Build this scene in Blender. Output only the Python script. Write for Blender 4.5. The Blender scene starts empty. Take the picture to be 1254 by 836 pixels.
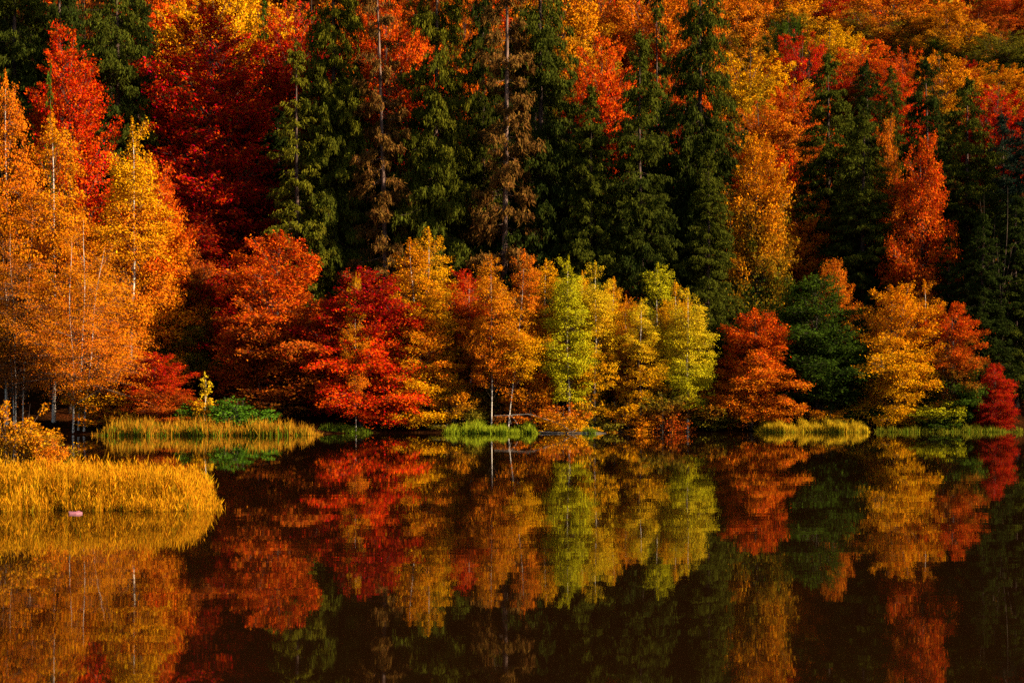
import bpy, math
import numpy as np

scene = bpy.context.scene
COL = scene.collection
PI = math.pi

# ------------------------------------------------------------------ camera
FPX = 50.0 / 36.0 * 1254.0          # focal length in photograph pixels
CAMZ = 2.0
HY = 490.0                          # photograph row of the horizon
cd = bpy.data.cameras.new('camera')
cd.lens = 50.0
cd.sensor_width = 36.0
cd.shift_y = (HY - 418.0) / 1254.0
cd.clip_start = 0.1
cd.clip_end = 3000.0
cam = bpy.data.objects.new('camera', cd)
cam.location = (0, 0, CAMZ)
cam.rotation_euler = (math.radians(90), 0, 0)
COL.objects.link(cam)
scene.camera = cam

# ------------------------------------------------------------------ sky, sun, exposure
SUN_EL = math.radians(25)
SUN_AZ = math.radians(74)           # from straight behind the camera towards the right
sx, sy, sz = math.sin(SUN_AZ) * math.cos(SUN_EL), -math.cos(SUN_AZ) * math.cos(SUN_EL), math.sin(SUN_EL)
w = bpy.data.worlds.new('World')
scene.world = w
w.use_nodes = True
nt = w.node_tree
nt.nodes.clear()
sky = nt.nodes.new('ShaderNodeTexSky')
sky.sky_type = 'NISHITA'
sky.sun_disc = False
sky.sun_elevation = SUN_EL
sky.sun_rotation = math.atan2(sx, sy)
bg = nt.nodes.new('ShaderNodeBackground')
bg.inputs['Strength'].default_value = 0.05
wo = nt.nodes.new('ShaderNodeOutputWorld')
nt.links.new(sky.outputs[0], bg.inputs[0])
nt.links.new(bg.outputs[0], wo.inputs[0])
sl = bpy.data.lights.new('sun', 'SUN')
sl.energy = 5.0
sl.angle = math.radians(0.5)
sl.color = (1.0, 0.82, 0.58)
so = bpy.data.objects.new('sun', sl)
from mathutils import Vector
so.rotation_euler = Vector((-sx, -sy, -sz)).to_track_quat('-Z', 'Y').to_euler()
so.location = (60, -40, 60)
COL.objects.link(so)
vs = scene.view_settings
vs.view_transform = 'Standard'
vs.look = 'None'
vs.exposure = 1.75
vs.gamma = 1.0
scene.cycles.max_bounces = 6
scene.cycles.diffuse_bounces = 2
scene.cycles.glossy_bounces = 2
scene.cycles.transmission_bounces = 3
scene.cycles.transparent_max_bounces = 4
scene.cycles.use_denoising = False
scene.cycles.caustics_reflective = False
scene.cycles.caustics_refractive = False

# ------------------------------------------------------------------ helpers
def mesh_from_quads(name, V, F, mat, attrs=None, smooth=False):
    V = np.ascontiguousarray(V, dtype=np.float32)
    F = np.ascontiguousarray(F, dtype=np.int32)
    me = bpy.data.meshes.new(name)
    me.vertices.add(len(V))
    me.vertices.foreach_set('co', V.ravel())
    me.loops.add(F.size)
    me.loops.foreach_set('vertex_index', F.ravel())
    me.polygons.add(len(F))
    me.polygons.foreach_set('loop_start', np.arange(len(F), dtype=np.int32) * F.shape[1])
    if smooth:
        me.polygons.foreach_set('use_smooth', np.ones(len(F), dtype=bool))
    me.update(calc_edges=True)
    if attrs:
        for k, a in attrs.items():
            at = me.attributes.new(k, 'FLOAT', 'FACE')
            at.data.foreach_set('value', np.ascontiguousarray(a, dtype=np.float32))
    me.materials.append(mat)
    return me

def norm(a):
    return a / np.maximum(np.linalg.norm(a, axis=-1, keepdims=True), 1e-9)

def tube_batch(P, R, k):
    """P (N,n,3) polylines, R (N,n) radii -> verts, quads"""
    N, n, _ = P.shape
    T = norm(np.gradient(P, axis=1))
    ref = np.array([0.31, 0.87, 0.2])
    ref2 = np.array([0.1, 0.05, 1.0])
    u = np.cross(T, ref)
    bad = np.linalg.norm(u, axis=-1) < 0.25
    u[bad] = np.cross(T[bad], ref2)
    u = norm(u)
    v = np.cross(T, u)
    a = np.arange(k) / k * 2 * PI
    ring = (P[:, :, None, :] + R[:, :, None, None] *
            (np.cos(a)[None, None, :, None] * u[:, :, None, :] + np.sin(a)[None, None, :, None] * v[:, :, None, :]))
    V = ring.reshape(-1, 3)
    i = np.arange(N)[:, None, None] * (n * k)
    j = np.arange(n - 1)[None, :, None] * k
    c = np.arange(k)[None, None, :]
    c2 = (c + 1) % k
    b = i + j
    F = np.stack([b + c, b + c2, b + c2 + k, b + c + k], axis=-1).reshape(-1, 4)
    return V, F

def join(parts):
    Vs, Fs, o = [], [], 0
    for V, F in parts:
        Vs.append(V); Fs.append(F + o); o += len(V)
    return np.concatenate(Vs), np.concatenate(Fs)

def leaf_quads(C, A, B, l, wd, fold=0.12):
    """diamond leaves: centre C, axis A, side B (unit), length l, width wd"""
    Nn = np.cross(A, B)
    l = l[:, None]; wd = wd[:, None]
    v0 = C - A * l * 0.5
    v1 = C + B * wd * 0.5 + Nn * wd * fold - A * l * 0.06
    v2 = C + A * l * 0.5 - Nn * l * 0.08
    v3 = C - B * wd * 0.5 + Nn * wd * fold - A * l * 0.06
    V = np.stack([v0, v1, v2, v3], axis=1).reshape(-1, 3)
    F = np.arange(len(C) * 4).reshape(-1, 4)
    return V, F

def needle_tris(C, A, B, l, wd):
    l = l[:, None]; wd = wd[:, None]
    V = np.stack([C - A * l * .5 + B * wd * .5, C - A * l * .45 - B * wd * .5, C + A * l * .5], axis=1).reshape(-1, 3)
    return V, np.arange(len(C) * 3).reshape(-1, 3)

def tag(o, label=None, cat=None, group=None, kind=None):
    if label: o['label'] = label
    if cat: o['category'] = cat
    if group: o['group'] = group
    if kind: o['kind'] = kind

def link(name, me, parent=None):
    o = bpy.data.objects.new(name, me)
    COL.objects.link(o)
    if parent: o.parent = parent
    return o

# ------------------------------------------------------------------ materials
def new_mat(name):
    m = bpy.data.materials.new(name)
    m.use_nodes = True
    t = m.node_tree
    t.nodes.clear()
    out = t.nodes.new('ShaderNodeOutputMaterial')
    return m, t, out

def nd(t, typ, **kw):
    n = t.nodes.new(typ)
    for k, v in kw.items(): setattr(n, k, v)
    return n

def math_node(t, op, a, b=None, clamp=False):
    n = nd(t, 'ShaderNodeMath', operation=op, use_clamp=clamp)
    for i, v in enumerate((a, b)):
        if v is None: continue
        if isinstance(v, (int, float)): n.inputs[i].default_value = v
        else: t.links.new(v, n.inputs[i])
    return n.outputs[0]

def foliage_material(name, transl, noise_scale, noise_amp, vmin, vmax, hue):
    m, t, out = new_mat(name)
    oi = nd(t, 'ShaderNodeObjectInfo')
    tint = nd(t, 'ShaderNodeAttribute', attribute_type='OBJECT', attribute_name='leaf_tint')
    rnd = nd(t, 'ShaderNodeAttribute', attribute_type='GEOMETRY', attribute_name='rnd')
    mf = nd(t, 'ShaderNodeAttribute', attribute_type='GEOMETRY', attribute_name='mixf')
    tc = nd(t, 'ShaderNodeTexCoord')
    no = nd(t, 'ShaderNodeTexNoise')
    no.inputs['Scale'].default_value = noise_scale
    no.inputs['Detail'].default_value = 2.0
    t.links.new(tc.outputs['Object'], no.inputs['Vector'])
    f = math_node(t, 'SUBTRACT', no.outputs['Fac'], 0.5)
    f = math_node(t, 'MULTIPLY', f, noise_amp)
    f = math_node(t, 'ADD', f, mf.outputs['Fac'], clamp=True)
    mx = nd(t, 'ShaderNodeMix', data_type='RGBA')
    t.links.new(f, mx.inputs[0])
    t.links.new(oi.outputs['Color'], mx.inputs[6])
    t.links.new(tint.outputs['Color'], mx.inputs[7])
    r2 = math_node(t, 'FRACT', math_node(t, 'MULTIPLY', rnd.outputs['Fac'], 17.31))
    hs = nd(t, 'ShaderNodeHueSaturation')
    hh = math_node(t, 'ADD', math_node(t, 'MULTIPLY', r2, hue), 0.5 - hue * 0.4)
    vv = math_node(t, 'ADD', math_node(t, 'MULTIPLY', rnd.outputs['Fac'], vmax - vmin), vmin)
    t.links.new(hh, hs.inputs['Hue'])
    t.links.new(vv, hs.inputs['Value'])
    t.links.new(mx.outputs[2], hs.inputs['Color'])
    d = nd(t, 'ShaderNodeBsdfDiffuse')
    tr = nd(t, 'ShaderNodeBsdfTranslucent')
    ms = nd(t, 'ShaderNodeMixShader')
    ms.inputs[0].default_value = transl
    t.links.new(hs.outputs[0], d.inputs['Color'])
    t.links.new(hs.outputs[0], tr.inputs['Color'])
    t.links.new(d.outputs[0], ms.inputs[1])
    t.links.new(tr.outputs[0], ms.inputs[2])
    t.links.new(ms.outputs[0], out.inputs['Surface'])
    return m

LEAF = foliage_material('autumn_leaf', 0.22, 0.45, 2.1, 0.5, 1.4, 0.032)
NEEDLE = foliage_material('conifer_needle', 0.12, 0.35, 1.8, 0.5, 1.4, 0.03)
GRASS = foliage_material('reed_blade', 0.3, 0.9, 0.5, 0.6, 1.3, 0.03)

def bark_material(name, c1, c2, scale, stretch, bump=0.4, lo=0.4, hi=0.6):
    m, t, out = new_mat(name)
    tc = nd(t, 'ShaderNodeTexCoord')
    mp = nd(t, 'ShaderNodeMapping')
    mp.inputs['Scale'].default_value = stretch
    no = nd(t, 'ShaderNodeTexNoise')
    no.inputs['Scale'].default_value = scale
    no.inputs['Detail'].default_value = 4
    cr = nd(t, 'ShaderNodeValToRGB')
    cr.color_ramp.elements[0].position = lo
    cr.color_ramp.elements[0].color = (*c1, 1)
    cr.color_ramp.elements[1].position = hi
    cr.color_ramp.elements[1].color = (*c2, 1)
    b = nd(t, 'ShaderNodeBsdfPrincipled')
    b.inputs['Roughness'].default_value = 0.85
    b.inputs['Specular IOR Level'].default_value = 0.15
    bp = nd(t, 'ShaderNodeBump')
    bp.inputs['Strength'].default_value = bump
    bp.inputs['Distance'].default_value = 0.03
    t.links.new(tc.outputs['Object'], mp.inputs['Vector'])
    t.links.new(mp.outputs[0], no.inputs['Vector'])
    t.links.new(no.outputs['Fac'], cr.inputs[0])
    t.links.new(cr.outputs[0], b.inputs['Base Color'])
    t.links.new(no.outputs['Fac'], bp.inputs['Height'])
    t.links.new(bp.outputs[0], b.inputs['Normal'])
    t.links.new(b.outputs[0], out.inputs['Surface'])
    return m

BARK_BIRCH = bark_material('birch_bark', (0.05, 0.03, 0.02), (0.5, 0.42, 0.33), 3.0, (1, 1, 3), 0.3, 0.34, 0.46)
BARK_BEECH = bark_material('beech_bark', (0.035, 0.025, 0.018), (0.10, 0.075, 0.055), 3.0, (1, 1, 0.5))
BARK_TWIG = bark_material('dark_twig_bark', (0.03, 0.017, 0.011), (0.12, 0.07, 0.045), 3.0, (1, 1, 1))
BARK_SPRUCE = bark_material('spruce_bark', (0.025, 0.014, 0.010), (0.085, 0.048, 0.034), 5.0, (1, 1, 0.4))
BARK_DEAD = bark_material('dead_wood_bark', (0.05, 0.027, 0.018), (0.18, 0.105, 0.075), 5.0, (1, 1, 0.3))
BARK_LOG = bark_material('bleached_log', (0.10, 0.07, 0.05), (0.30, 0.24, 0.19), 4.0, (0.3, 1, 1))

def ground_material():
    m, t, out = new_mat('leaf_litter')
    tc = nd(t, 'ShaderNodeTexCoord')
    n1 = nd(t, 'ShaderNodeTexNoise'); n1.inputs['Scale'].default_value = 0.35; n1.inputs['Detail'].default_value = 6
    n2 = nd(t, 'ShaderNodeTexVoronoi'); n2.inputs['Scale'].default_value = 9.0
    t.links.new(tc.outputs['Object'], n1.inputs['Vector'])
    t.links.new(tc.outputs['Object'], n2.inputs['Vector'])
    cr = nd(t, 'ShaderNodeValToRGB')
    e = cr.color_ramp.elements
    e[0].position = 0.35; e[0].color = (0.012, 0.004, 0.0015, 1)
    e[1].position = 0.7; e[1].color = (0.055, 0.013, 0.003, 1)
    e2 = cr.color_ramp.elements.new(0.52); e2.color = (0.024, 0.008, 0.002, 1)
    t.links.new(n1.outputs['Fac'], cr.inputs[0])
    hs = nd(t, 'ShaderNodeHueSaturation')
    sp = nd(t, 'ShaderNodeSeparateColor')
    t.links.new(n2.outputs['Color'], sp.inputs[0])
    t.links.new(math_node(t, 'ADD', math_node(t, 'MULTIPLY', sp.outputs[0], 0.9), 0.5), hs.inputs['Value'])
    t.links.new(cr.outputs[0], hs.inputs['Color'])
    b = nd(t, 'ShaderNodeBsdfPrincipled')
    b.inputs['Roughness'].default_value = 0.95
    b.inputs['Specular IOR Level'].default_value = 0.0
    bp = nd(t, 'ShaderNodeBump'); bp.inputs['Distance'].default_value = 0.06; bp.inputs['Strength'].default_value = 0.7
    t.links.new(n2.outputs['Distance'], bp.inputs['Height'])
    t.links.new(hs.outputs[0], b.inputs['Base Color'])
    t.links.new(bp.outputs[0], b.inputs['Normal'])
    t.links.new(b.outputs[0], out.inputs['Surface'])
    return m

def water_material():
    m, t, out = new_mat('lake_water')
    tc = nd(t, 'ShaderNodeTexCoord')
    def wave(scale, sc, detail):
        mp = nd(t, 'ShaderNodeMapping'); mp.inputs['Scale'].default_value = sc
        n = nd(t, 'ShaderNodeTexNoise'); n.inputs['Scale'].default_value = scale; n.inputs['Detail'].default_value = detail
        t.links.new(tc.outputs['Object'], mp.inputs['Vector']); t.links.new(mp.outputs[0], n.inputs['Vector'])
        return n.outputs['Fac']
    h = math_node(t, 'ADD', math_node(t, 'MULTIPLY', wave(1.0, (0.25, 0.9, 1), 2), 1.0),
                  math_node(t, 'MULTIPLY', wave(3.0, (0.5, 1.0, 1), 1), 0.08))
    bp = nd(t, 'ShaderNodeBump'); bp.inputs['Strength'].default_value = 1.0; bp.inputs['Distance'].default_value = 0.0014
    t.links.new(h, bp.inputs['Height'])
    b = nd(t, 'ShaderNodeBsdfPrincipled')
    b.inputs['Base Color'].default_value = (0.008, 0.0029, 0.0006, 1)
    b.inputs['Roughness'].default_value = 0.02
    b.inputs['IOR'].default_value = 1.333
    t.links.new(bp.outputs[0], b.inputs['Normal'])
    t.links.new(b.outputs[0], out.inputs['Surface'])
    return m

GROUND = ground_material()
WATER = water_material()

# ------------------------------------------------------------------ terrain and water
SX = np.array([-400, -60, -27, -22, -12, -8, -4, 2, 6, 14, 22, 31, 60, 400.])
SY = np.array([76, 80, 84.4, 82.8, 84.2, 88.4, 87.4, 87.6, 89.2, 90.9, 90.9, 90.6, 88, 80.])

def shore(x): return np.interp(x, SX, SY)

def smooth01(a): a = np.clip(a, 0, 1); return a * a * (3 - 2 * a)

def terrain(x, y):
    x = np.asarray(x, float); y = np.asarray(y, float)
    d = y - shore(x)
    up = 0.45 * d - 0.45 * 5.0 * (1 - np.exp(-np.maximum(d, 0) / 5.0)) + 0.16 * (1 - np.exp(-np.maximum(d, 0) * 1.5))
    far = np.maximum(d - 190, 0)
    up = up - 0.45 * far * smooth01(far / 120)
    up = up + (0.25 * np.sin(x * 0.31 + y * 0.17) + 0.18 * np.sin(x * 0.73 - y * 0.41)) * smooth01(d / 14) \
            + 2.2 * np.sin(x * 0.045 + 1.0) * np.sin(y * 0.03) * smooth01((d - 15) / 60)
    low = -1.3 * (1 - np.exp(np.minimum(d, 0) / 3.0))
    h = np.where(d > 0, up, low)
    # near bank below the camera
    near = (7.0 - y)
    nb = np.clip(near * 0.4, -1.3, 1.3)
    h = np.where(y < 16, np.maximum(nb, -1.3), h)
    # the reed spit on the left
    e = np.minimum(np.minimum((y - 25.85) / 0.35, (28.4 - y) / 0.35), (-5.55 - x) / 0.6)
    bump = -1.3 + 1.42 * smooth01((e + 1) / 2)
    h = np.where((e > -1), np.maximum(h, bump), h)
    return h

def build_ground():
    xs = np.unique(np.concatenate([np.linspace(-900, -90, 28), np.linspace(-90, 90, 121), np.linspace(90, 900, 28)]))
    ys = np.unique(np.concatenate([np.linspace(-300, -10, 12), np.linspace(-10, 24, 32), np.linspace(24, 30, 41),
                                   np.linspace(30, 76, 24), np.linspace(76, 110, 57), np.linspace(110, 300, 64), np.linspace(300, 1500, 30)]))
    X, Y = np.meshgrid(xs, ys)
    Z = terrain(X, Y)
    V = np.stack([X, Y, Z], -1).reshape(-1, 3)
    nx, ny = len(xs), len(ys)
    i, j = np.meshgrid(np.arange(nx - 1), np.arange(ny - 1))
    a = (j * nx + i).ravel()
    F = np.stack([a, a + 1, a + nx + 1, a + nx], -1)
    o = link('ground', mesh_from_quads('ground', V, F, GROUND, smooth=True))
    tag(o, 'leaf-strewn forest floor rising from the lake shore', 'ground', kind='structure')
    V = np.array([[-900, 2, 0], [900, 2, 0], [900, 96, 0], [-900, 96, 0]], float)
    o = link('water', mesh_from_quads('water', V, np.array([[0, 1, 2, 3]]), WATER))
    tag(o, 'still dark lake mirroring the autumn forest', 'lake', kind='structure')
build_ground()

# ------------------------------------------------------------------ tree prototypes (meshes only)
def make_tree(seed, H, R, base, prof, nprim, elev, bow, nsec, nleaf, ll, lw, bark, leafmat,
              r0=None, flat=0.12, sec_len=(0.22, 0.4), sec_ang=(0.5, 1.1), hang=0.0, thick=0.10, tilt=0.5,
              axis_w=(1.0, 0.0, 0.6), stems=1, stem_spread=0.0, wob=0.02, sec_tubes=True, umax=1.0, s0=0.25,
              rmin=0.45, minsec=0.3, prim_r=0.35, sides=7, inplane=0.25, clump=0.25, top_leaves=0.02, lump=0.16, eln=0.09, ow=0.7, upw=0.6, zc=0.45, quads=False):
    rng = np.random.default_rng(seed)
    # stems
    st_base = np.zeros((stems, 2)); st_top = np.zeros((stems, 2)); st_h = np.ones(stems)
    for k in range(stems):
        if stems > 1:
            a = k / stems * 2 * PI + rng.uniform(-.5, .5)
            st_base[k] = np.array([math.cos(a), math.sin(a)]) * 0.35
            st_top[k] = np.array([math.cos(a), math.sin(a)]) * stem_spread * rng.uniform(.6, 1.1)
            st_h[k] = rng.uniform(0.82, 1.0) if k else 1.0
    ph = rng.uniform(0, 6.28, (stems, 4))
    def stem_xy(k, t):
        q = t[..., None]
        wv = np.stack([np.sin(t * 5.0 + ph[k, 0]) - np.sin(ph[k, 0]) + .4 * np.sin(t * 13 + ph[k, 1]) - .4 * np.sin(ph[k, 1]),
                       np.sin(t * 4.3 + ph[k, 2]) - np.sin(ph[k, 2]) + .4 * np.sin(t * 11 + ph[k, 3]) - .4 * np.sin(ph[k, 3])], -1)
        return st_base[k] * (1 - q) + st_top[k] * q ** 1.3 + wv * wob * H * np.minimum(q * 2, 1) * .5
    if r0 is None: r0 = 0.011 * H
    trunks = []
    tt = np.linspace(0, 1, 18)
    for k in range(stems):
        xy = stem_xy(k, tt)
        P = np.concatenate([xy, (tt * H * 0.985 * st_h[k])[:, None]], 1)
        P[0, 2] = -0.6
        rr = r0 / math.sqrt(stems) * ((1 - tt) ** 0.85 * 0.93 + 0.035)
        rr[0] *= 1.5; rr[1] *= 1.06
        trunks.append(tube_batch(P[None], rr[None], sides))
    # primaries
    tcand = rng.uniform(base, 1.0, nprim * 6)
    pr = prof((tcand - base) / (1 - base))
    keep = rng.uniform(0, 1, len(tcand)) < np.clip(0.25 + pr, 0, 1)
    tt_ = tcand[keep][:nprim]
    n = len(tt_)
    az = np.arange(n) * 2.39996 + rng.uniform(-.6, .6, n)
    r = R * prof((tt_ - base) / (1 - base)) * (rmin + (1 - rmin) * rng.uniform(0, 1, n) ** 0.5) * (1 + 0.12 * rng.standard_normal(n)).clip(.7, 1.3)
    q1, q2, q3 = rng.uniform(0, 6.28, 3)
    r = r * (1 + lump * (.6 * np.sin(az * 2 + tt_ * 9 + q1) + .5 * np.sin(az * 3 - tt_ * 17 + q2) + .5 * np.sin(tt_ * 31 + q3 + az)))
    r = np.maximum(r, 0.15)
    el = elev(tt_) + rng.normal(0, eln, n)
    ks = rng.integers(0, stems, n)
    ztip = tt_ * H * st_h[ks]
    za = np.clip(ztip - r * np.tan(el), base * H * 0.55, H * 0.965 * st_h[ks])
    ta = za / (H * .985 * st_h[ks])
    ax = np.zeros((n, 2))
    for k in range(stems):
        mk = ks == k
        if mk.any(): ax[mk] = stem_xy(k, ta[mk])
    A = np.concatenate([ax, za[:, None]], 1)
    D = np.stack([np.cos(az), np.sin(az)], 1)
    T = np.concatenate([ax + D * r[:, None], ztip[:, None]], 1)
    Cc = (A + T) * 0.5
    Lp = np.linalg.norm(T - A, axis=1)
    Cc[:, 2] += bow * Lp * rng.uniform(.6, 1.4, n)
    def bez(i, s):
        s = s[:, None]
        return A[i] * (1 - s) ** 2 + Cc[i] * 2 * s * (1 - s) + T[i] * s ** 2
    def dbez(i, s):
        s = s[:, None]
        return norm(2 * (1 - s) * (Cc[i] - A[i]) + 2 * s * (T[i] - Cc[i]))
    ns = 6
    ss = np.linspace(0, 1, ns)
    P = np.stack([bez(np.arange(n), np.full(n, s)) for s in ss], 1)
    pr_r = (r0 * prim_r * np.sqrt(np.clip(Lp / R, 0.05, 1.5)))[:, None] * ((1 - ss) ** 0.8 * 0.9 + 0.08)[None] * np.clip(1.15 - ta, 0.12, 1)[:, None]
    pr_r = np.maximum(pr_r, 0.006)
    limbs = [[tube_batch(P[ks == k], pr_r[ks == k], 4)] for k in range(stems)]
    # secondaries
    cnt = np.maximum(3, np.round(nsec * Lp / Lp.mean())).astype(int)
    pi_ = np.repeat(np.arange(n), cnt)
    m = len(pi_)
    s = s0 + (1 - s0) * rng.uniform(0, 1, m) ** 0.8
    side = np.where(rng.uniform(0, 1, m) < .5, -1.0, 1.0)
    O = bez(pi_, s)
    tg = dbez(pi_, s)
    lat = norm(np.cross(tg, np.array([0, 0, 1.0])))
    an = rng.uniform(*sec_ang, m)
    d2 = tg * np.cos(an)[:, None] + lat * (side * np.sin(an))[:, None]
    d2[:, 2] += rng.normal(0, flat, m)
    d2 = norm(d2)
    l2 = Lp[pi_] * (sec_len[0] + sec_len[1] * (1 - s)) * rng.uniform(.6, 1.25, m)
    l2 = np.clip(l2, minsec, None)
    def sec(i, u):
        p = O[i] + d2[i] * (l2[i] * u)[:, None]
        p[:, 2] -= hang * l2[i] * u ** 1.6
        return p
    if sec_tubes:
        us = np.array([0, .85])
        P2 = np.stack([sec(np.arange(m), np.full(m, u)) for u in us], 1)
        rr2 = np.maximum(0.006, 0.011 * l2)[:, None] * np.array([1, .3])[None]
        for k in range(stems):
            mk = ks[pi_] == k
            limbs[k].append(tube_batch(P2[mk], rr2[mk], 3))
    # leaves
    p = l2 * rng.gamma(2.0, 0.5, m) ** clump if clump else l2
    p = p / p.sum()
    li = rng.choice(m, nleaf, p=p)
    u = rng.uniform(0.08, 1, nleaf) ** 0.8 * umax
    C = sec(li, u)
    sd = d2[li].copy()
    sd[:, 2] -= hang * 1.3 * u ** .6
    sd = norm(sd)
    lt = norm(np.cross(sd, np.array([0, 0, 1.0])) + 1e-4)
    C = C + lt * (rng.normal(0, inplane, nleaf) * np.minimum(l2[li], 1.4))[:, None]
    C = C + rng.normal(0, 1, (nleaf, 3)) * np.array([.06, .06, thick])
    ntop = int(nleaf * top_leaves)
    if ntop:
        k0 = rng.integers(0, stems, ntop)
        q = 1 - rng.uniform(0, 0.10, ntop)
        for k in range(stems):
            mk = np.where(k0 == k)[0]
            xy = stem_xy(k, q[mk])
            rad = (1.02 - q[mk]) * R * 1.3
            aa = rng.uniform(0, 6.28, len(mk))
            C[mk] = np.stack([xy[:, 0] + np.cos(aa) * rad * rng.uniform(0, 1, len(mk)), xy[:, 1] + np.sin(aa) * rad * rng.uniform(0, 1, len(mk)),
                              q[mk] * H * st_h[k] + rng.uniform(-.1, .15, len(mk))], 1)
    rv = rng.normal(0, 1, (nleaf, 3))
    Aa = norm(sd * axis_w[0] + np.array([0, 0, -1.0]) * axis_w[1] + rv * axis_w[2])
    outw = norm(np.stack([C[:, 0] / R, C[:, 1] / R, (C[:, 2] - zc * H) / (H * .5)], 1))
    nz = norm(np.array([0, 0, upw]) + outw * ow + rng.normal(0, tilt, (nleaf, 3)))
    B = norm(np.cross(Aa, nz) + 1e-5)
    lsz = rng.uniform(.7, 1.3, nleaf)
    V, F = (leaf_quads if quads else needle_tris)(C, Aa, B, ll * lsz, lw * lsz)
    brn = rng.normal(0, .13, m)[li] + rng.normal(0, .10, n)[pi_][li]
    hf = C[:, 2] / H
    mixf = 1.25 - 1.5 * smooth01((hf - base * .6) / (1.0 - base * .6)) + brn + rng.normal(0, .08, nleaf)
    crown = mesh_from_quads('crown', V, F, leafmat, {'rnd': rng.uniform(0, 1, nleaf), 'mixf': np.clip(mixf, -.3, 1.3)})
    tm = []
    for t_, lb in zip(trunks, limbs):
        Vt, Ft = join([t_] + lb)
        me = mesh_from_quads('trunk', Vt, Ft, bark, smooth=True)
        if bark is BARK_BIRCH:      # white stem, dark limbs and twigs
            me.materials.append(BARK_TWIG)
            ix = np.ones(len(Ft), dtype=np.int32); ix[:len(t_[1])] = 0
            me.polygons.foreach_set('material_index', ix)
        tm.append(me)
    return dict(H=H, R=R, trunks=tm, crown=crown)

PROTO = {}
def cone(p): return lambda t: np.clip((1 - t), 0, 1) ** p
def beech_prof(t): return np.clip(1.04 - t, 0, 1) ** 0.46 * np.clip(0.72 + t * 1.2, 0, 1)
def dome_prof(t): return np.sqrt(np.clip(1 - t ** 2.3, 0, 1)) * np.clip(0.62 + t * 1.8, 0, 1) + 0.03
def birch_prof(t): return np.clip(1.05 - t, 0, 1) ** 0.48 * np.clip(0.55 + t * 1.7, 0, 1)
def maple_prof(t): return np.clip(1.05 - t, 0, 1) ** 0.5 * np.clip(0.5 + t * 1.4, 0, 1)
def spruce_prof(t): return np.clip(1.01 - t, 0, 1) ** 0.62 * 0.98 + 0.02
def shrub_prof(t): return np.sqrt(np.clip(1 - t ** 2.2, 0, 1)) * .95 + .05

PROTO['beech'] = [make_tree(100 + i, 11.0, 4.0, 0.02, beech_prof, 180, lambda t: 0.22 + 0.65 * t, 0.08, 9, 82000, 0.135, 0.09,
                            BARK_BEECH, LEAF, flat=0.2, hang=0.24, thick=0.12, tilt=0.5, r0=0.13, rmin=.4, eln=.27, lump=.22, clump=.5, ow=.6, top_leaves=.006) for i in range(5)]
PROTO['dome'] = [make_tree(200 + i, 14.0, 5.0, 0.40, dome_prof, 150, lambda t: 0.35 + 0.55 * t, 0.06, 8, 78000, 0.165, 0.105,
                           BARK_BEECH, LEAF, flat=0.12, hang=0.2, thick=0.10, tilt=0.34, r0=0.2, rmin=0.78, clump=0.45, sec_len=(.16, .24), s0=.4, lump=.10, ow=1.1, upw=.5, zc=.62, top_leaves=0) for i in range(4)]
PROTO['maple'] = [make_tree(300 + i, 22.0, 5.2, 0.08, maple_prof, 170, lambda t: 0.5 + 0.6 * t, -0.02, 10, 82000, 0.175, 0.125,
                            BARK_BEECH, LEAF, flat=0.2, hang=0.08, thick=0.11, tilt=0.5, r0=0.28, clump=0.5, ow=.8, lump=.16, top_leaves=.003) for i in range(2)]
PROTO['birch'] = [make_tree(400 + i, 12.0, 2.0, 0.22, birch_prof, 95, lambda t: 0.75 + 0.35 * t, 0.04, 8, 40000, 0.084, 0.057,
                            BARK_BIRCH, LEAF, flat=0.25, hang=0.5, thick=0.09, tilt=0.9, r0=0.08, top_leaves=.008, axis_w=(.5, .7, .6), wob=0.012,
                            clump=0.4, prim_r=.22) for i in range(5)]
PROTO['birch_open'] = [make_tree(430 + i, 12.0, 2.0, 0.30, birch_prof, 75, lambda t: 0.8 + 0.3 * t, 0.04, 8, 30000, 0.085, 0.058,
                            BARK_BIRCH, LEAF, flat=0.25, hang=0.5, thick=0.09, tilt=0.9, r0=0.042, top_leaves=.008, axis_w=(.5, .7, .6), wob=0.010,
                            clump=0.5, prim_r=.22) for i in range(2)]
PROTO['birch_clump'] = [make_tree(450 + i, 17.0, 3.6, 0.21, birch_prof, 170, lambda t: 0.75 + 0.3 * t, 0.05, 8, 70000, 0.078, 0.054,
                            BARK_BIRCH, LEAF, flat=0.25, hang=0.6, thick=0.12, tilt=0.9, r0=0.085, top_leaves=.006, axis_w=(.5, .7, .6), wob=0.012,
                            stems=3, stem_spread=1.3, clump=1.2, lump=.30, eln=.16, prim_r=.22) for i in range(2)]
PROTO['spruce'] = [make_tree(500 + i, 28.0, 2.7, 0.06, spruce_prof, 400, lambda t: -0.62 + 0.55 * t, -0.12, 10, 128000, 0.22, 0.050,
                             BARK_SPRUCE, NEEDLE, flat=0.10, hang=1.3, thick=0.07, tilt=1.0, r0=0.2, axis_w=(.5, 1.0, .35), wob=0.003,
                             sec_tubes=False, sec_len=(.13, .15), rmin=0.66, prim_r=.14, inplane=0.07, clump=0.15, minsec=.28, top_leaves=.003, s0=.1,
                             lump=.07, eln=.09, ow=.3) for i in range(4)]
PROTO['spruce_thin'] = [make_tree(560 + i, 26.0, 2.1, 0.2, spruce_prof, 170, lambda t: -0.5 + 0.5 * t, -0.12, 8, 34000, 0.24, 0.06,
                             BARK_SPRUCE, NEEDLE, flat=0.10, hang=1.0, thick=0.08, tilt=1.0, r0=0.2, axis_w=(.6, .9, .35), wob=0.004,
                             sec_tubes=True, sec_len=(.16, .14), rmin=0.5, prim_r=.16, inplane=0.10, clump=0.9, minsec=.25, top_leaves=.004) for i in range(2)]
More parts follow.
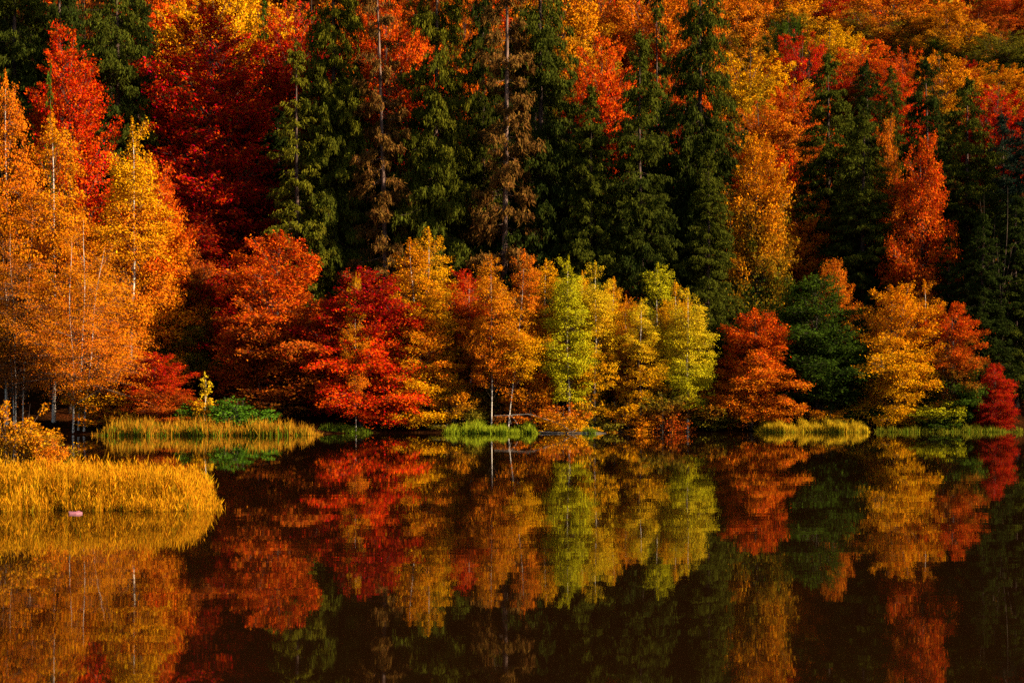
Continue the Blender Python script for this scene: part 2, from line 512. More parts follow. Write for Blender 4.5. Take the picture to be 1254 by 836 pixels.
PROTO['spruce_small'] = [make_tree(580 + i, 9.0, 1.5, 0.05, cone(0.85), 120, lambda t: -0.35 + 0.5 * t, -0.08, 8, 14000, 0.2, 0.06,
                             BARK_SPRUCE, NEEDLE, flat=0.10, hang=0.35, thick=0.05, tilt=1.0, r0=0.1, axis_w=(.8, .4, .4), wob=0.003,
                             sec_tubes=False, sec_len=(.25, .25), rmin=0.7, prim_r=.2, inplane=0.12, clump=0.2, minsec=.2, top_leaves=.006) for i in range(2)]
PROTO['spruce_dead'] = [make_tree(600 + i, 28.0, 2.4, 0.10, spruce_prof, 170, lambda t: -0.35 + 0.4 * t, -0.14, 10, 36000, 0.26, 0.06,
                             BARK_DEAD, NEEDLE, flat=0.16, hang=0.6, thick=0.12, tilt=1.0, r0=0.2, axis_w=(.6, .9, .5), wob=0.004,
                             sec_tubes=True, sec_len=(.18, .16), rmin=0.35, prim_r=.16, inplane=0.14, clump=1.3, minsec=.3, top_leaves=.002) for i in range(2)]
PROTO['snag'] = [make_tree(640 + i, 9.0, 1.6, 0.35, birch_prof, 16, lambda t: 0.95 + 0.2 * t, -0.05, 5, 60, 0.12, 0.09,
                             BARK_TWIG, LEAF, flat=0.25, hang=0.0, r0=0.13, wob=0.03, stems=2, stem_spread=.7, prim_r=.4, top_leaves=0) for i in range(2)]
PROTO['shrub'] = [make_tree(700 + i, 3.0, 1.8, 0.04, shrub_prof, 46, lambda t: 0.5 + 0.5 * t, 0.05, 7, 7000, 0.13, 0.09,
                            BARK_BEECH, LEAF, flat=0.2, hang=0.18, thick=0.06, tilt=0.6, r0=0.06, stems=3, stem_spread=.6, rmin=.55, minsec=.2, top_leaves=0, quads=True) for i in range(4)]
PROTO['bush'] = [make_tree(740 + i, 3.0, 1.8, 0.04, shrub_prof, 60, lambda t: 0.5 + 0.5 * t, 0.05, 9, 15000, 0.085, 0.055,
                            BARK_TWIG, LEAF, flat=0.25, hang=0.15, thick=0.08, tilt=0.7, r0=0.05, stems=3, stem_spread=.6, rmin=.5, minsec=.2, top_leaves=0, quads=True, lump=.22, clump=.6) for i in range(2)]
PROTO['sapling'] = [make_tree(760 + i, 5.0, 1.0, 0.35, birch_prof, 26, lambda t: 0.7 + 0.3 * t, 0.03, 6, 1700, 0.13, 0.10,
                            BARK_BIRCH, LEAF, flat=0.2, hang=0.3, thick=0.06, tilt=0.8, r0=0.05, wob=0.03, clump=.5, minsec=.2, quads=True) for i in range(2)]

# ------------------------------------------------------------------ leaf colours (base colours)
COLS = dict(
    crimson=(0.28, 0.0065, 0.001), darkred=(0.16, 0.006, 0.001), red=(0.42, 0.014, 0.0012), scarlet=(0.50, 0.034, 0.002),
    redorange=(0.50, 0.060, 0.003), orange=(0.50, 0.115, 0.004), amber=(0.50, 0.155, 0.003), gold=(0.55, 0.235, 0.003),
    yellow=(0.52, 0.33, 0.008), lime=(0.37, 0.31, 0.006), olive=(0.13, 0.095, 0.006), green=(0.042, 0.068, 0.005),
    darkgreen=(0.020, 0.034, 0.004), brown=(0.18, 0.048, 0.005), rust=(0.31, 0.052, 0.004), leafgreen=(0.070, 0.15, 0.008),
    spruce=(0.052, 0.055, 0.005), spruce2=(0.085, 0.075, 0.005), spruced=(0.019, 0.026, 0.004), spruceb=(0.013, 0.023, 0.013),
    dry=(0.12, 0.052, 0.010), glow=(0.60, 0.19, 0.003))

NAMES = dict(beech=('beech_tree', 'tree'), dome=('hillside_beech', 'tree'), maple=('maple_tree', 'tree'), birch=('birch_tree', 'tree'), birch_open=('birch_tree', 'tree'),
             birch_clump=('birch_tree', 'tree'), spruce=('spruce_tree', 'spruce'), spruce_thin=('spruce_tree', 'spruce'),
             spruce_small=('young_spruce', 'spruce'), spruce_dead=('dead_spruce', 'spruce'), snag=('dead_snag', 'dead tree'),
             shrub=('shrub', 'shrub'), bush=('shrub', 'shrub'), sapling=('birch_sapling', 'sapling'))
GROUPS = dict(beech='layered beeches along the shore', dome='broadleaf trees on the hillside', birch='birches along the shore', birch_open='birches along the shore',
              birch_clump='birches on the left bank', spruce='tall spruces above the shore', shrub='shrubs at the water edge',
              maple='tall red trees', spruce_small='young spruces', spruce_dead='dying spruces', spruce_thin='tall spruces above the shore',
              snag='dead snags', sapling='saplings on the bank')
used = {}
WF = dict(beech=1.25, birch=1.35, birch_open=1.3, birch_clump=1.15, dome=1.25, maple=1.2, spruce=1.34, spruce_thin=1.3, spruce_dead=1.3, spruce_small=1.1, shrub=1.15, sapling=1.2, snag=1.0)
place_rng = np.random.default_rng(5)
REPORT = []

def plant(kind, px, top, wpx, d, c1, c2, label, lean=0.0, rot=None, pick=None):
    pl = PROTO[kind]
    i = used.get(kind, 0); used[kind] = i + 1
    p = pl[(i if pick is None else pick) % len(pl)]
    x = (px - 627.0) / FPX * d
    z = float(terrain(x, d))
    zt = CAMZ + (HY - top) / FPX * d
    H = zt - z
    W = wpx / FPX * d
    REPORT.append((kind, px, round(H, 1), round(W, 1), label))
    e = bpy.data.objects.new(NAMES[kind][0], None)
    COL.objects.link(e)
    e.empty_display_size = 0.5
    ln = math.radians(lean)
    e.location = (x - math.tan(ln) * H * 0.5, d, z)
    e.rotation_euler = (0, ln, 0)
    rz = place_rng.uniform(0, 6.28) if rot is None else rot
    s = W / (2 * p['R']) * WF.get(kind, 1.2)
    e.rotation_euler = (Vector((0, 0, 1)).rotation_difference(Vector((math.sin(ln), 0, math.cos(ln)))).to_matrix() @
                        __import__('mathutils').Matrix.Rotation(rz, 3, 'Z')).to_euler()
    e.scale = (s, s, H / p['H'])
    tag(e, label, NAMES[kind][1], GROUPS.get(kind))
    for tm in p['trunks']: link('trunk', tm, e)
    cr = link('crown', p['crown'], e)
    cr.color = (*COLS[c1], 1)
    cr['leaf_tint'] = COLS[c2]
    return e

TREES = [
 # --- left bank, front
 ('birch', 8, 88, 75, 87, 'orange', 'amber', 'tall orange birch cut by the left edge of the picture'),
 ('birch', 66, 138, 85, 88, 'amber', 'orange', 'tall brown-gold birch below the small spruce by the red maple'),
 ('birch', 160, 146, 92, 90, 'gold', 'orange', 'slender birch with bright yellow top and white stems before the red trees'),
 ('birch_clump', 100, 262, 145, 84.9, 'amber', 'orange', 'big golden-orange birch with three white stems on the left bank', 2),
 ('birch_clump', 22, 225, 105, 86.0, 'orange', 'brown', 'dull gold birch behind the golden bush at the left edge'),
 ('beech', 186, 195, 120, 93, 'redorange', 'amber', 'orange-red beech right behind the yellow-topped birch'),
 ('beech', 192, 432, 95, 85.5, 'red', 'rust', 'low red beech beside the green bush on the left bank'),
 ('beech', 232, 300, 75, 94, 'rust', 'olive', 'narrow olive and rust beech left of the dark red hollow'),
 ('spruce_small', 62, 78, 36, 92, 'green', 'darkgreen', 'small green spruce top standing in front of the red maple'),
 ('spruce_small', 86, 185, 46, 90, 'spruced', 'spruced', 'dark young spruce between the two leftmost golden birches'),
 ('maple', 95, 38, 130, 98, 'scarlet', 'red', 'bright red maple near the left edge with a spruce before it'),
 ('spruce', 18, -180, 110, 104, 'spruce', 'spruced', 'dark spruce in the upper left corner of the picture'),
 ('spruce', 72, -140, 95, 107, 'spruced', 'spruce', 'dark spruce rising behind the bright red maple'),
 ('spruce', 145, -160, 110, 102, 'spruce', 'spruced', 'spruce between the bright red maple and the broad crimson tree'),
 ('dome', 104, -14, 80, 120, 'rust', 'brown', 'brown beech behind the spruces in the upper left corner'),
 ('maple', 262, 8, 190, 103, 'red', 'crimson', 'broad deep crimson tree filling the upper left'),
 ('dome', 262, -40, 130, 122, 'gold', 'orange', 'golden crown peeking over the broad crimson tree'),
 ('dome', 362, 2, 95, 118, 'red', 'darkred', 'dark red crown between crimson tree and leftmost big spruce'),
 ('spruce_small', 322, -12, 46, 117, 'green', 'darkgreen', 'small green spruce tip beside the crimson tree top'),
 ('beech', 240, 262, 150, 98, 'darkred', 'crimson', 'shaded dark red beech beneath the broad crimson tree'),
 ('beech', 345, 283, 150, 91, 'redorange', 'rust', 'wide rust-orange layered beech above the tan shore reeds'),
 # --- spruce wall
 ('spruce_thin', 363, 50, 75, 97, 'spruce2', 'spruce2', 'thin olive spruce with bare trunk left of the spruce wall'),
 ('spruce', 408, -180, 95, 99, 'spruce2', 'spruce', 'tall olive spruce first from the left in the spruce wall'),
 ('dome', 470, -12, 110, 113, 'redorange', 'red', 'orange crown glowing behind the bare reddish spruce trunk'),
 ('spruce_dead', 466, -88, 80, 97, 'dry', 'dry', 'bare reddish spruce trunk with dry brown twigs', -2.2),
 ('spruce', 533, -180, 95, 98, 'spruce2', 'spruce', 'tall green spruce just right of the bare reddish trunk'),
 ('dome', 567, -25, 75, 116, 'orange', 'redorange', 'small orange crown between two tall central spruces'),
 ('spruce', 592, -180, 60, 104, 'spruced', 'spruce', 'narrow dark spruce left of the dying brown spruce'),
 ('spruce_dead', 617, -160, 95, 97, 'dry', 'dry', 'dying brown spruce with bare lower branches in the centre'),
 ('spruce', 664, -180, 112, 99, 'spruce', 'spruced', 'broad dark spruce just right of the dying brown spruce'),
 ('spruce', 722, 105, 82, 97, 'spruce', 'spruce', 'shorter spruce below the orange crown right of centre'),
 ('dome', 738, 40, 95, 124, 'redorange', 'scarlet', 'fiery orange crown in the gap between two central spruces'),
 ('dome', 735, -30, 115, 150, 'rust', 'orange', 'dull red-orange crown at the top edge right of centre'),
 ('spruce', 785, 38, 95, 97, 'spruce', 'spruced', 'pointed spruce with its whole tip against orange crowns'),
 ('spruce_thin', 803, -20, 50, 112, 'spruce', 'spruced', 'thin sparse spruce top behind the pointed central spruce'),
 ('dome', 838, 78, 75, 116, 'redorange', 'scarlet', 'red-orange crown between pointed spruce and tall right spruce'),
 ('spruce', 858, -180, 90, 103, 'spruce', 'spruced', 'tall spruce dividing the spruce wall from the orange hillside'),
 ('spruce', 868, 185, 78, 97, 'spruce', 'spruce', 'lower spruce just above the yellow-green birch'),
 ('beech', 922, 165, 105, 100, 'amber', 'green', 'tall olive-orange beech right of the spruce wall'),
 # --- orange hillside, upper right; olive lower leaves, part real hue, part painted crown shade
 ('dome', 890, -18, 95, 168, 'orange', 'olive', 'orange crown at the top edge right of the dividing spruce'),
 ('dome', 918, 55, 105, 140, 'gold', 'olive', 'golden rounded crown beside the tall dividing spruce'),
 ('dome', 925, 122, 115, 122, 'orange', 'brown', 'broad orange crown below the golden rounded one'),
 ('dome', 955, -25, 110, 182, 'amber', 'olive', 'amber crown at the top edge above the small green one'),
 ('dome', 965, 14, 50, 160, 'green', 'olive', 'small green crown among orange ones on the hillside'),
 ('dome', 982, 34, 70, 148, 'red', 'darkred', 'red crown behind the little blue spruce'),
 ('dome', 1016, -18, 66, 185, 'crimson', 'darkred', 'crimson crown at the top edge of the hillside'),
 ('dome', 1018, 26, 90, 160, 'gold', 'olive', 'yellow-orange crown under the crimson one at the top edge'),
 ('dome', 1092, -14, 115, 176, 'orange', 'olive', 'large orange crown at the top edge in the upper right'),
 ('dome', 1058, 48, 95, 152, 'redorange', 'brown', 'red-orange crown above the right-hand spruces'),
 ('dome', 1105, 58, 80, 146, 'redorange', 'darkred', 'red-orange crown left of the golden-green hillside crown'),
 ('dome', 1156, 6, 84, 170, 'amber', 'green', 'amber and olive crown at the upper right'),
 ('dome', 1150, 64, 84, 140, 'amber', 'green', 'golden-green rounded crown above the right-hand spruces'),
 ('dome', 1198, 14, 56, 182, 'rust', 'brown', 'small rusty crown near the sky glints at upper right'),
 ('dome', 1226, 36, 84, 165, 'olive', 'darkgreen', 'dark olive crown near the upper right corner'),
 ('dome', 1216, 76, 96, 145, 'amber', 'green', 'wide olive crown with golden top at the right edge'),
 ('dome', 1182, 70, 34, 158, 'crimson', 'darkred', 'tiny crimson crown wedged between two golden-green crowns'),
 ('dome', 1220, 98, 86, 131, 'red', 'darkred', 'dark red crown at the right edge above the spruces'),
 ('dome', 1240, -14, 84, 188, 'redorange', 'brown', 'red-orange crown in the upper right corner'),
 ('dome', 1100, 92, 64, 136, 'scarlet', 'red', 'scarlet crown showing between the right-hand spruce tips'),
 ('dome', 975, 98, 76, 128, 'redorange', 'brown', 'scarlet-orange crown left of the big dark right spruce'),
 ('dome', 948, 172, 84, 112, 'scarlet', 'olive', 'scarlet and orange crown beside the olive-orange beech'),
 ('dome', 985, 232, 70, 106, 'orange', 'rust', 'rusty orange tree at the foot of the dark right spruce'),
 ('spruce_small', 991, 64, 34, 138, 'spruceb', 'spruceb', 'little blue spruce in front of the red hillside crown'),
 # --- right-hand spruces
 ('spruce', 1012, 68, 108, 107, 'spruce', 'spruced', 'big dark spruce leading the right-hand spruce group'),
 ('spruce', 1062, 74, 84, 116, 'spruced', 'spruce', 'dark spruce tip behind the right-hand spruce group'),
 ('spruce', 1058, 138, 106, 102, 'spruce', 'spruced', 'full green spruce in front of the right-hand group'),
 ('spruce', 1090, 80, 60, 119, 'spruce', 'spruced', 'slim spruce tip among red crowns on the right'),
 ('spruce', 1135, 72, 92, 109, 'spruced', 'spruce', 'dark spruce behind the rusty orange beech on the right'),
 ('spruce', 1182, 95, 108, 105, 'spruce', 'spruced', 'tall spruce right of the rusty orange beech'),
 ('spruce', 1228, 140, 74, 111, 'spruceb', 'spruced', 'bluish spruce near the right edge'),
 ('spruce', 1254, 145, 88, 108, 'spruceb', 'spruced', 'bluish spruce cut by the right edge'),
 ('beech', 1082, 150, 46, 104, 'orange', 'redorange', 'narrow orange beech squeezed between right-hand spruces'),
 ('beech', 1126, 172, 96, 100, 'redorange', 'rust', 'rusty orange layered beech among the right-hand spruces'),
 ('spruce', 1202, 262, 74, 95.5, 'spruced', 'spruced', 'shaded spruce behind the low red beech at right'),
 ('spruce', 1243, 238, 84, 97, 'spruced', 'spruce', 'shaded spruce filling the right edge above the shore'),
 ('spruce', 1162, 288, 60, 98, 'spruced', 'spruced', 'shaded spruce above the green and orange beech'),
 ('beech', 1022, 318, 75, 97, 'orange', 'brown', 'small brown-orange beech behind the green beech'),
 ('snag', 1222, 225, 44, 96.3, 'brown', 'brown', 'grey forked dead snag before the right-hand spruces', 3),
 ('snag', 1203, 232, 30, 96.6, 'brown', 'brown', 'thin dead snag left of the grey forked one'),
 # --- right shore
 ('beech', 920, 378, 108, 91.4, 'redorange', 'orange', 'red-orange layered beech at the water right of the yellow-green birch'),
 ('beech', 1003, 338, 130, 93.4, 'green', 'darkgreen', 'dark green beech on the shore between two orange ones'),
 ('beech', 1090, 350, 104, 92.8, 'glow', 'gold', 'glowing orange-gold beech on the right shore'),
 ('birch', 1130, 343, 60, 95, 'amber', 'brown', 'brown birch top behind the glowing orange-gold beech'),
 ('beech', 1164, 373, 86, 93, 'redorange', 'green', 'green beech with orange upper branches on the right shore'),
 ('beech', 1217, 445, 50, 91.5, 'red', 'crimson', 'small red beech on the shore near the right edge'),
 # --- middle shore
 ('beech', 442, 328, 150, 89.2, 'crimson', 'scarlet', 'crimson layered beech on the middle shore'),
 ('birch_open', 436, 335, 32, 86.9, 'gold', 'orange', 'thin yellow birch with white stem before the crimson beech'),
 ('birch', 500, 293, 88, 91.5, 'amber', 'gold', 'orange birch right of the crimson beech'),
 ('birch', 527, 280, 64, 92.5, 'gold', 'olive', 'birch with olive-gold pointed top, tallest on the middle shore'),
 ('beech', 517, 375, 105, 90.2, 'orange', 'gold', 'orange layered beech at the water beside the crimson one'),
 ('beech', 562, 335, 90, 94, 'red', 'orange', 'red-topped beech between the orange birches'),
 ('birch_open', 602, 312, 60, 88.6, 'amber', 'orange', 'orange birch with upright white stem above the green shore grass'),
 ('birch_open', 632, 306, 58, 88.8, 'orange', 'gold', 'orange birch with leaning white stem above the green shore grass', 5),
 ('birch', 668, 318, 60, 91, 'gold', 'orange', 'amber birch above the arched fallen branch'),
 ('birch', 697, 314, 60, 89.4, 'lime', 'lime', 'lime green birch in the middle of the shore row'),
 ('birch', 728, 321, 58, 90.0, 'yellow', 'gold', 'bright yellow birch above the fallen log'),
 ('birch', 753, 340, 52, 93, 'gold', 'orange', 'small orange birch between the yellow ones'),
 ('birch', 785, 366, 56, 90, 'yellow', 'gold', 'golden birch between the bright yellow and yellow-green ones'),
 ('birch', 806, 322, 64, 94.5, 'lime', 'olive', 'tall olive birch behind the golden and yellow-green ones'),
 ('birch', 842, 354, 60, 90.3, 'yellow', 'lime', 'yellow-green birch at the right end of the birch row'),
 ('birch', 577, 338, 50, 92.0, 'redorange', 'orange', 'red-orange birch left of the upright white birch stem'),
 ('birch', 650, 332, 50, 90.4, 'amber', 'orange', 'slim amber birch between leaning white stem and lime birch'),
 ('birch', 713, 333, 46, 91.2, 'gold', 'lime', 'slim lime birch just left of the bright yellow one'),
 ('birch', 768, 362, 44, 91.0, 'amber', 'brown', 'slim amber birch left of the golden one'),
 ('birch', 824, 346, 50, 92.0, 'gold', 'lime', 'slim gold-green birch left of the yellow-green one'),
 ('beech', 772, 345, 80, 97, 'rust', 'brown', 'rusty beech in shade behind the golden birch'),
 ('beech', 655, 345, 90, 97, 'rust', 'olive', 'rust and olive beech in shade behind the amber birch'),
 # --- undergrowth
 ('shrub', 560, 468, 60, 89.3, 'amber', 'olive', 'amber shrub left of the upright white birch stem'),
 ('shrub', 648, 462, 56, 89.8, 'amber', 'orange', 'amber shrub right of the leaning white birch stem'),
 ('shrub', 690, 492, 60, 87.6, 'orange', 'gold', 'low orange shrub beneath the arched fallen branch'),
 ('shrub', 720, 478, 54, 89.3, 'gold', 'olive', 'gold shrub above the fallen log'),
 ('shrub', 772, 484, 54, 89.4, 'gold', 'amber', 'gold shrub beneath the golden birch'),
 ('shrub', 815, 470, 60, 89.6, 'olive', 'rust', 'olive shrub beneath the yellow-green birch'),
 ('shrub', 868, 465, 70, 91.4, 'orange', 'olive', 'orange-olive shrub left of the red-orange beech'),
 ('shrub', 608, 465, 60, 90.8, 'olive', 'brown', 'olive shrub in shade behind the two white birch stems'),
 ('shrub', 1012, 495, 44, 91.4, 'amber', 'olive', 'low amber shrub behind the golden reeds on the right'),
 ('shrub', 1150, 490, 60, 91.0, 'lime', 'green', 'pale green shrub beside the reeds below the green and orange beech'),
 ('shrub', 285, 484, 86, 84.6, 'leafgreen', 'leafgreen', 'bright green bush behind the tan shore reeds'),
 ('shrub', 232, 490, 50, 84.4, 'leafgreen', 'green', 'green bush between low red beech and bright green bush'),
 ('shrub', 330, 462, 110, 88.5, 'rust', 'brown', 'rust shrub under the wide rust-orange beech'),
 ('shrub', 130, 465, 80, 85.4, 'gold', 'amber', 'gold shrub at the foot of the golden birch'),
 ('sapling', 250, 456, 26, 83.8, 'yellow', 'gold', 'small yellow sapling standing over the green bushes'),
 ('bush', 12, 486, 105, 27.8, 'amber', 'olive', 'golden-green bush on the reed spit at the left edge'),
 ('bush', 58, 526, 50, 27.6, 'orange', 'amber', 'low orange bush on the reed spit beside the golden-green one'),
 # --- out of frame, casting shade from the right
 ('spruce', 1300, 60, 90, 101, 'spruce', 'spruced', 'spruce just outside the right edge of the picture'),
 ('spruce', 1345, 30, 95, 98, 'spruce', 'spruced', 'second spruce outside the right edge of the picture'),
 ('spruce', 1390, 10, 95, 103, 'spruced', 'spruce', 'third spruce outside the right edge of the picture'),
]
for row in TREES: plant(*row)
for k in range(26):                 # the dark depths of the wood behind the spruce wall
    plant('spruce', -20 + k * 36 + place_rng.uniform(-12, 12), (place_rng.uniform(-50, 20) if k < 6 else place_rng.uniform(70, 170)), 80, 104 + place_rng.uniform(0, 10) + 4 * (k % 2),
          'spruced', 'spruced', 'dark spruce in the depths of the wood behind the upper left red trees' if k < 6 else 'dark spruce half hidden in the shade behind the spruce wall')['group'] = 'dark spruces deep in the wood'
for k in range(2, 9):
    plant('dome', 20 + k * 95 + place_rng.uniform(-25, 25), place_rng.uniform(-55, -5), 130, 132 + place_rng.uniform(0, 18),
          ['orange', 'rust', 'redorange', 'amber'][k % 4], ['rust', 'brown', 'red', 'olive'][k % 4], [0, 0, 'red-orange crown half hidden behind the top of the broad crimson tree', 'amber crown half hidden between crimson tree and dark red crown',
           'orange crown half hidden behind the first tall olive spruce', 'rusty crown half hidden behind the green spruce right of the bare trunk',
           'red-orange crown half hidden behind the narrow dark central spruce', 'amber crown half hidden behind the broad dark central spruce',
           'orange crown half hidden behind the pointed spruce right of centre'][k])

def background_wood():
    rng = np.random.default_rng(77)
    Cs, Ms, Rs, Ns = [], [], [], []
    for k in range(230):
        y = rng.uniform(188, 285); x = rng.uniform(-.48, .48) * y
        if y < 200 and abs(x) < 0: continue
        z = float(terrain(x, y))
        R = rng.uniform(4.5, 6.5); hh = rng.uniform(13, 18)
        n = 560
        v = norm(rng.normal(0, 1, (n, 3))); v[:, 2] = np.abs(v[:, 2]) * 1.0 - .25
        lump = 1 + .13 * np.sin(v[:, 0] * 7 + k) * np.sin(v[:, 1] * 6) + .1 * np.sin(v[:, 2] * 9 + k)
        rr = rng.uniform(.8, 1.03, n) * lump
        Cs.append(np.array([x, y, z + hh - R * 1.1]) + v * rr[:, None] * np.array([R, R, R * 1.15]))
        Ms.append(np.full(n, rng.choice([-.2, .0, .2, .5, .9])) + rng.normal(0, .12, n)); Ns.append(v)
    C = np.concatenate(Cs); n = len(C); N = np.concatenate(Ns)
    A = norm(np.cross(N, rng.normal(0, 1, (n, 3))) + rng.normal(0, .4, (n, 3)))
    B = norm(np.cross(A, N + rng.normal(0, .5, (n, 3))))
    L = rng.uniform(.6, 1.1, n)
    V, F = needle_tris(C, A, B, L, L * .8)
    o = link('background_wood', mesh_from_quads('background_wood', V, F, LEAF, {'rnd': rng.uniform(0, 1, n), 'mixf': np.concatenate(Ms)}))
    o.color = (*COLS['redorange'], 1); o['leaf_tint'] = COLS['olive']
    tag(o, 'distant mass of autumn woodland over the hillside top', 'woodland', kind='stuff')
background_wood()

# ------------------------------------------------------------------ reeds and shore grass
def reed_bed(name, label, seed, n, sampler, hlo, hhi, wd, c1, c2, green=0.15, fuzz=0, lean=0.25, cat='reeds', fl=1.0):
    rng = np.random.default_rng(seed)
    xy, hs = sampler(rng, n)
    n = len(xy)
    z0 = np.maximum(terrain(xy[:, 0], xy[:, 1]), -0.35)
    h = rng.uniform(hlo, hhi, n) * hs
    isg = rng.uniform(0, 1, n) < green
    h = np.where(isg, h * rng.uniform(.55, .85, n), h)
    a = rng.uniform(0, 6.28, n)
    ln = np.abs(rng.normal(0, lean, n)) * h
    D = np.stack([np.cos(a), np.sin(a)], 1)
    yaw = rng.uniform(0, 6.28, n)
    S = np.stack([np.cos(yaw), np.sin(yaw), np.zeros(n)], 1)
    ts = np.array([0, .4, .75, 1.0]); ws = np.array([1, .9, .6, .08])
    pts = []
    for t_, w_ in zip(ts, ws):
        c = np.stack([xy[:, 0] + D[:, 0] * ln * t_ ** 2, xy[:, 1] + D[:, 1] * ln * t_ ** 2, z0 + (h - 0.25 * ln * t_) * t_], 1)
        wv = S * (wd * w_ * .5 * np.where(isg, 1.5, 1.0))[:, None]
        pts += [c - wv, c + wv]
    V = np.stack(pts, 1).reshape(-1, 3)
    b = np.arange(n)[:, None] * 8
    F = np.concatenate([b + np.array([0, 1, 3, 2]), b + np.array([2, 3, 5, 4]), b + np.array([4, 5, 7, 6])], 1).reshape(-1, 4)
    rnd = np.repeat(rng.uniform(0, 1, n), 3)
    mf = np.repeat(np.where(isg, 1.2, np.where(rng.uniform(0, 1, n) < .2, rng.uniform(.3, .7, n), rng.uniform(-.3, .25, n))), 3)
    parts = [(V, F)]
    if fuzz:
        i = rng.integers(0, n, fuzz)
        t_ = 1 - rng.uniform(0, .5, fuzz) ** 1.2
        C = np.stack([xy[i, 0] + D[i, 0] * ln[i] * t_ ** 2, xy[i, 1] + D[i, 1] * ln[i] * t_ ** 2, z0[i] + (h[i] - .25 * ln[i] * t_) * t_], 1)
        A = norm(np.stack([rng.normal(0, .38, fuzz), rng.normal(0, .38, fuzz), np.ones(fuzz)], 1))
        B = norm(np.cross(A, rng.normal(0, 1, (fuzz, 3))))
        L = rng.uniform(.12, .34, fuzz) * fl
        C = C + A * (L * .4)[:, None]
        parts.append(leaf_quads(C, A, B, L, L * .09))
        rnd = np.concatenate([rnd, rng.uniform(0, 1, fuzz)])
        mf = np.concatenate([mf, rng.uniform(-.3, .15, fuzz)])
    V, F = join(parts)
    o = link(name, mesh_from_quads(name, V, F, GRASS, {'rnd': rnd, 'mixf': mf}))
    o.color = (*COLS.get(c1, c1), 1)
    o['leaf_tint'] = COLS.get(c2, c2)
    tag(o, label, cat, kind='stuff')
    return o

def strip(px0, px1, y0, y1, edge=0.06):
    def f(rng, n):
        u = rng.uniform(0, 1, n)
        px = px0 + (px1 - px0) * u
        v = rng.uniform(0, 1, n)
        y = y0 + (y1 - y0) * v + 0.25 * np.sin(px * .09)
        x = (px - 627) / FPX * (y0 + y1) * .5
        hs = 0.82 + .2 * np.sin(px * .13 + 1) * np.sin(px * .057) + .1 * np.sin(px * .41)
        hs = hs * np.clip(np.minimum(u, 1 - u) / edge, .45, 1)
        return np.stack([x, y], 1), hs.clip(.3, 1.2)
    return f

def spit(rng, n):
    x = rng.uniform(-15, -5.25, n)
    front = 25.72 + .10 * np.sin(x * 5.1) + .07 * np.sin(x * 11.3 + 1) + .12 * np.sin(x * 2.2)
    y = front + 2.5 * rng.uniform(0, 1, n) ** 1.4
    tip = smooth01((-5.2 - x) / .8)
    keep = rng.uniform(0, 1, n) < 0.12 + .88 * tip
    keep &= y < 26.3 + 2.0 * tip
    keep &= rng.uniform(0, 1, n) < .45 + .75 * smooth01(.5 + .5 * np.sin(x * 6.3 + y * 2) * np.sin(x * 2.9 - y * 4))
    x, y = x[keep], y[keep]
    hs = .84 + .10 * np.sin(x * 3.5) * np.sin(y * 4.1 + x) - .34 * (1 - smooth01((-5.4 - x) / 1.0)) + 0.07 * np.sin(x * 1.2) + .06 * np.sin(x * 9.1)
    hs = hs * np.where(rng.uniform(0, 1, len(x)) < .05, 1.22, 1.0)
    return np.stack([x, y], 1), hs

GOLDREED = (0.52, 0.205, 0.005)
GREENREED = (0.08, 0.12, 0.006)
reed_bed('reed_bed', 'golden reed bed on the spit in the left foreground', 11, 38000, spit, .38, .84, 0.0075, GOLDREED, GREENREED, .14, 44000, .11, fl=.5)
reed_bed('reed_bed', 'tan and green reeds along the left bank before the green bush', 12, 9000, strip(118, 392, 80.6, 83.4), .7, 1.5, .045, (0.38, .15, .008), GREENREED, .58, 5000, .2)
reed_bed('shore_grass', 'bright green grass at the water below the white birch stems', 13, 9000, strip(540, 662, 85.4, 87.2), .65, 1.05, .045, (.25, .27, .010), GREENREED, .5, 0, .25, 'grass')
reed_bed('reed_bed', 'golden reeds at the water before the dark green beech', 14, 9000, strip(926, 1066, 89.0, 90.8), .75, 1.1, .045, (.46, .27, .010), (.17, .17, .008), .35, 2500, .18)
reed_bed('reed_bed', 'thin green reeds at the water near the right edge', 15, 3600, strip(1066, 1262, 89.4, 90.3), .3, .85, .045, (.18, .15, .009), GREENREED, .5, 0, .2)
reed_bed('shore_grass', 'low green grass strip at the water before the crimson beech', 16, 1600, strip(392, 470, 86.2, 87.6), .2, .5, .045, (.08, .09, .007), GREENREED, .5, 0, .3, 'grass')
reed_bed('shore_grass', 'small green grass tuft at the right end of the fallen log', 17, 500, strip(714, 732, 85.7, 86.1), .5, 1.1, .05, (.14, .17, .01), GREENREED, .5, 0, .3, 'grass')

# ------------------------------------------------------------------ fallen wood, floating scrap
def wood(name, pts, r0, r1, mat, label, cat, twigs=()):
    P = np.array(pts, float)
    t = np.linspace(0, 1, len(P)); tt = np.linspace(0, 1, 22)
    Q = np.stack([np.interp(tt, t, P[:, k]) for k in range(3)], 1)
    Q[1:-1] = (Q[:-2] + 2 * Q[1:-1] + Q[2:]) / 4
    Q += np.random.default_rng(3).normal(0, .012, Q.shape)
    parts = [tube_batch(Q[None], np.linspace(r0, r1, 22)[None], 8)]
    for a, b in twigs:
        seg = np.linspace(np.array(a, float), np.array(b, float), 5)
        seg[1:-1, 2] += .05
        parts.append(tube_batch(seg[None], np.linspace(r1, .01, 5)[None], 5))
    o = link(name, mesh_from_quads(name, *join(parts), mat, smooth=True))
    tag(o, label, cat)
    return o

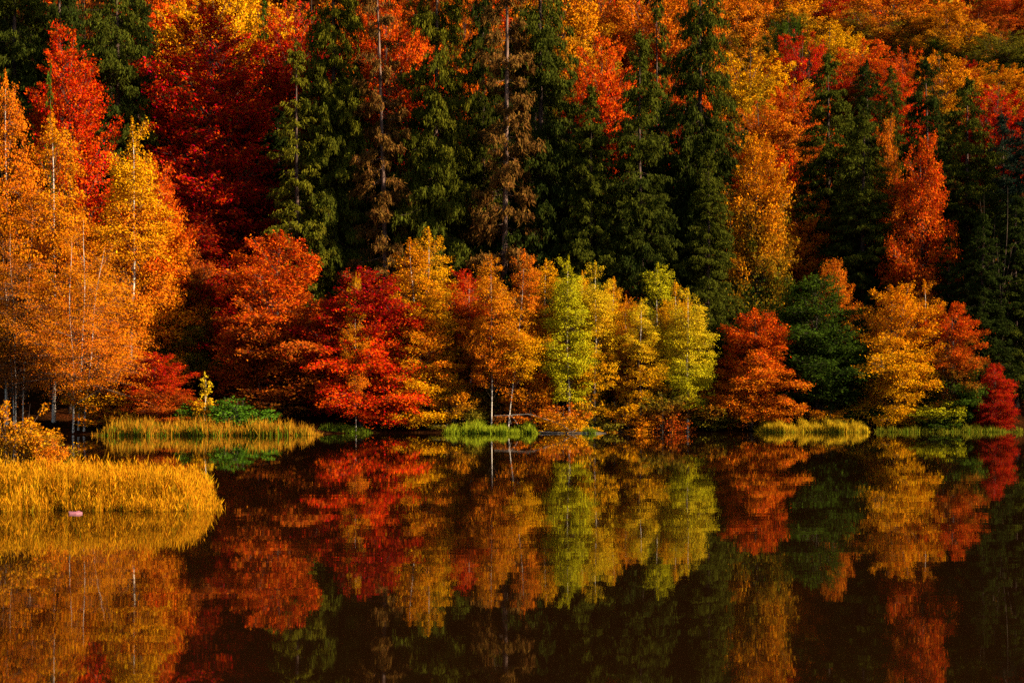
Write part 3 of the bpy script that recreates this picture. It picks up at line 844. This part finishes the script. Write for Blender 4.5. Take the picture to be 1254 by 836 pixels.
def at(px, py, d): return ((px - 627) / FPX * d, d, CAMZ - (py - HY) / FPX * d)
wood('fallen_log', [at(660, 528.8, 86.4), at(690, 529.6, 86.2), at(718, 529.8, 86.0), at(742, 530.0, 85.9)], .055, .03, BARK_LOG,
     'pale bleached log lying in the water at the middle shore', 'log',
     [(at(700, 529.6, 86.1), at(708, 525, 86.1))])
wood('fallen_branch', [at(605, 509, 87.2), at(625, 508, 87.0), at(648, 507, 86.8), at(672, 514, 86.5), at(690, 521, 86.0), at(700, 528, 85.6)], .028, .014, BARK_LOG,
     'arched pale fallen branch leaning down to the water', 'branch',
     [(at(622, 508, 87.0), at(626, 519, 86.8)), (at(625, 508, 87.0), at(634, 520, 86.8))])
def scrap():
    m, t, out = new_mat('pink_plastic')
    b = nd(t, 'ShaderNodeBsdfPrincipled')
    n = nd(t, 'ShaderNodeTexNoise'); n.inputs['Scale'].default_value = 9
    cr = nd(t, 'ShaderNodeValToRGB')
    cr.color_ramp.elements[0].color = (.20, .045, .06, 1); cr.color_ramp.elements[1].color = (.33, .13, .16, 1)
    t.links.new(n.outputs['Fac'], cr.inputs[0]); t.links.new(cr.outputs[0], b.inputs['Base Color'])
    b.inputs['Roughness'].default_value = .5
    t.links.new(b.outputs[0], out.inputs['Surface'])
    x0, y0, _ = at(92, 629.0, 25.1)
    top = [(-.13, .05, .035), (-.03, .01, .018), (.05, .05, .045), (.13, .0, .022), (.04, -.06, .012), (-.07, -.09, .004)]
    import bmesh
    bm = bmesh.new()
    a = [bm.verts.new((x0 + p[0], y0 + p[1], p[2] + .006)) for p in top]
    c = [bm.verts.new((x0 + p[0], y0 + p[1], p[2] * .5 - .012)) for p in top]
    ctr = bm.verts.new((x0 + .02, y0 - .01, .04)); ctb = bm.verts.new((x0 + .02, y0 - .01, -.01))
    k = len(top)
    for i in range(k):
        j = (i + 1) % k
        bm.faces.new((a[i], a[j], ctr)); bm.faces.new((c[j], c[i], ctb)); bm.faces.new((a[j], a[i], c[i], c[j]))
    bmesh.ops.recalc_face_normals(bm, faces=bm.faces)
    me = bpy.data.meshes.new('floating_scrap'); bm.to_mesh(me); bm.free()
    me.materials.append(m)
    o = link('floating_scrap', me)
    tag(o, 'small pink folded scrap floating beside the golden reed spit', 'litter')
scrap()
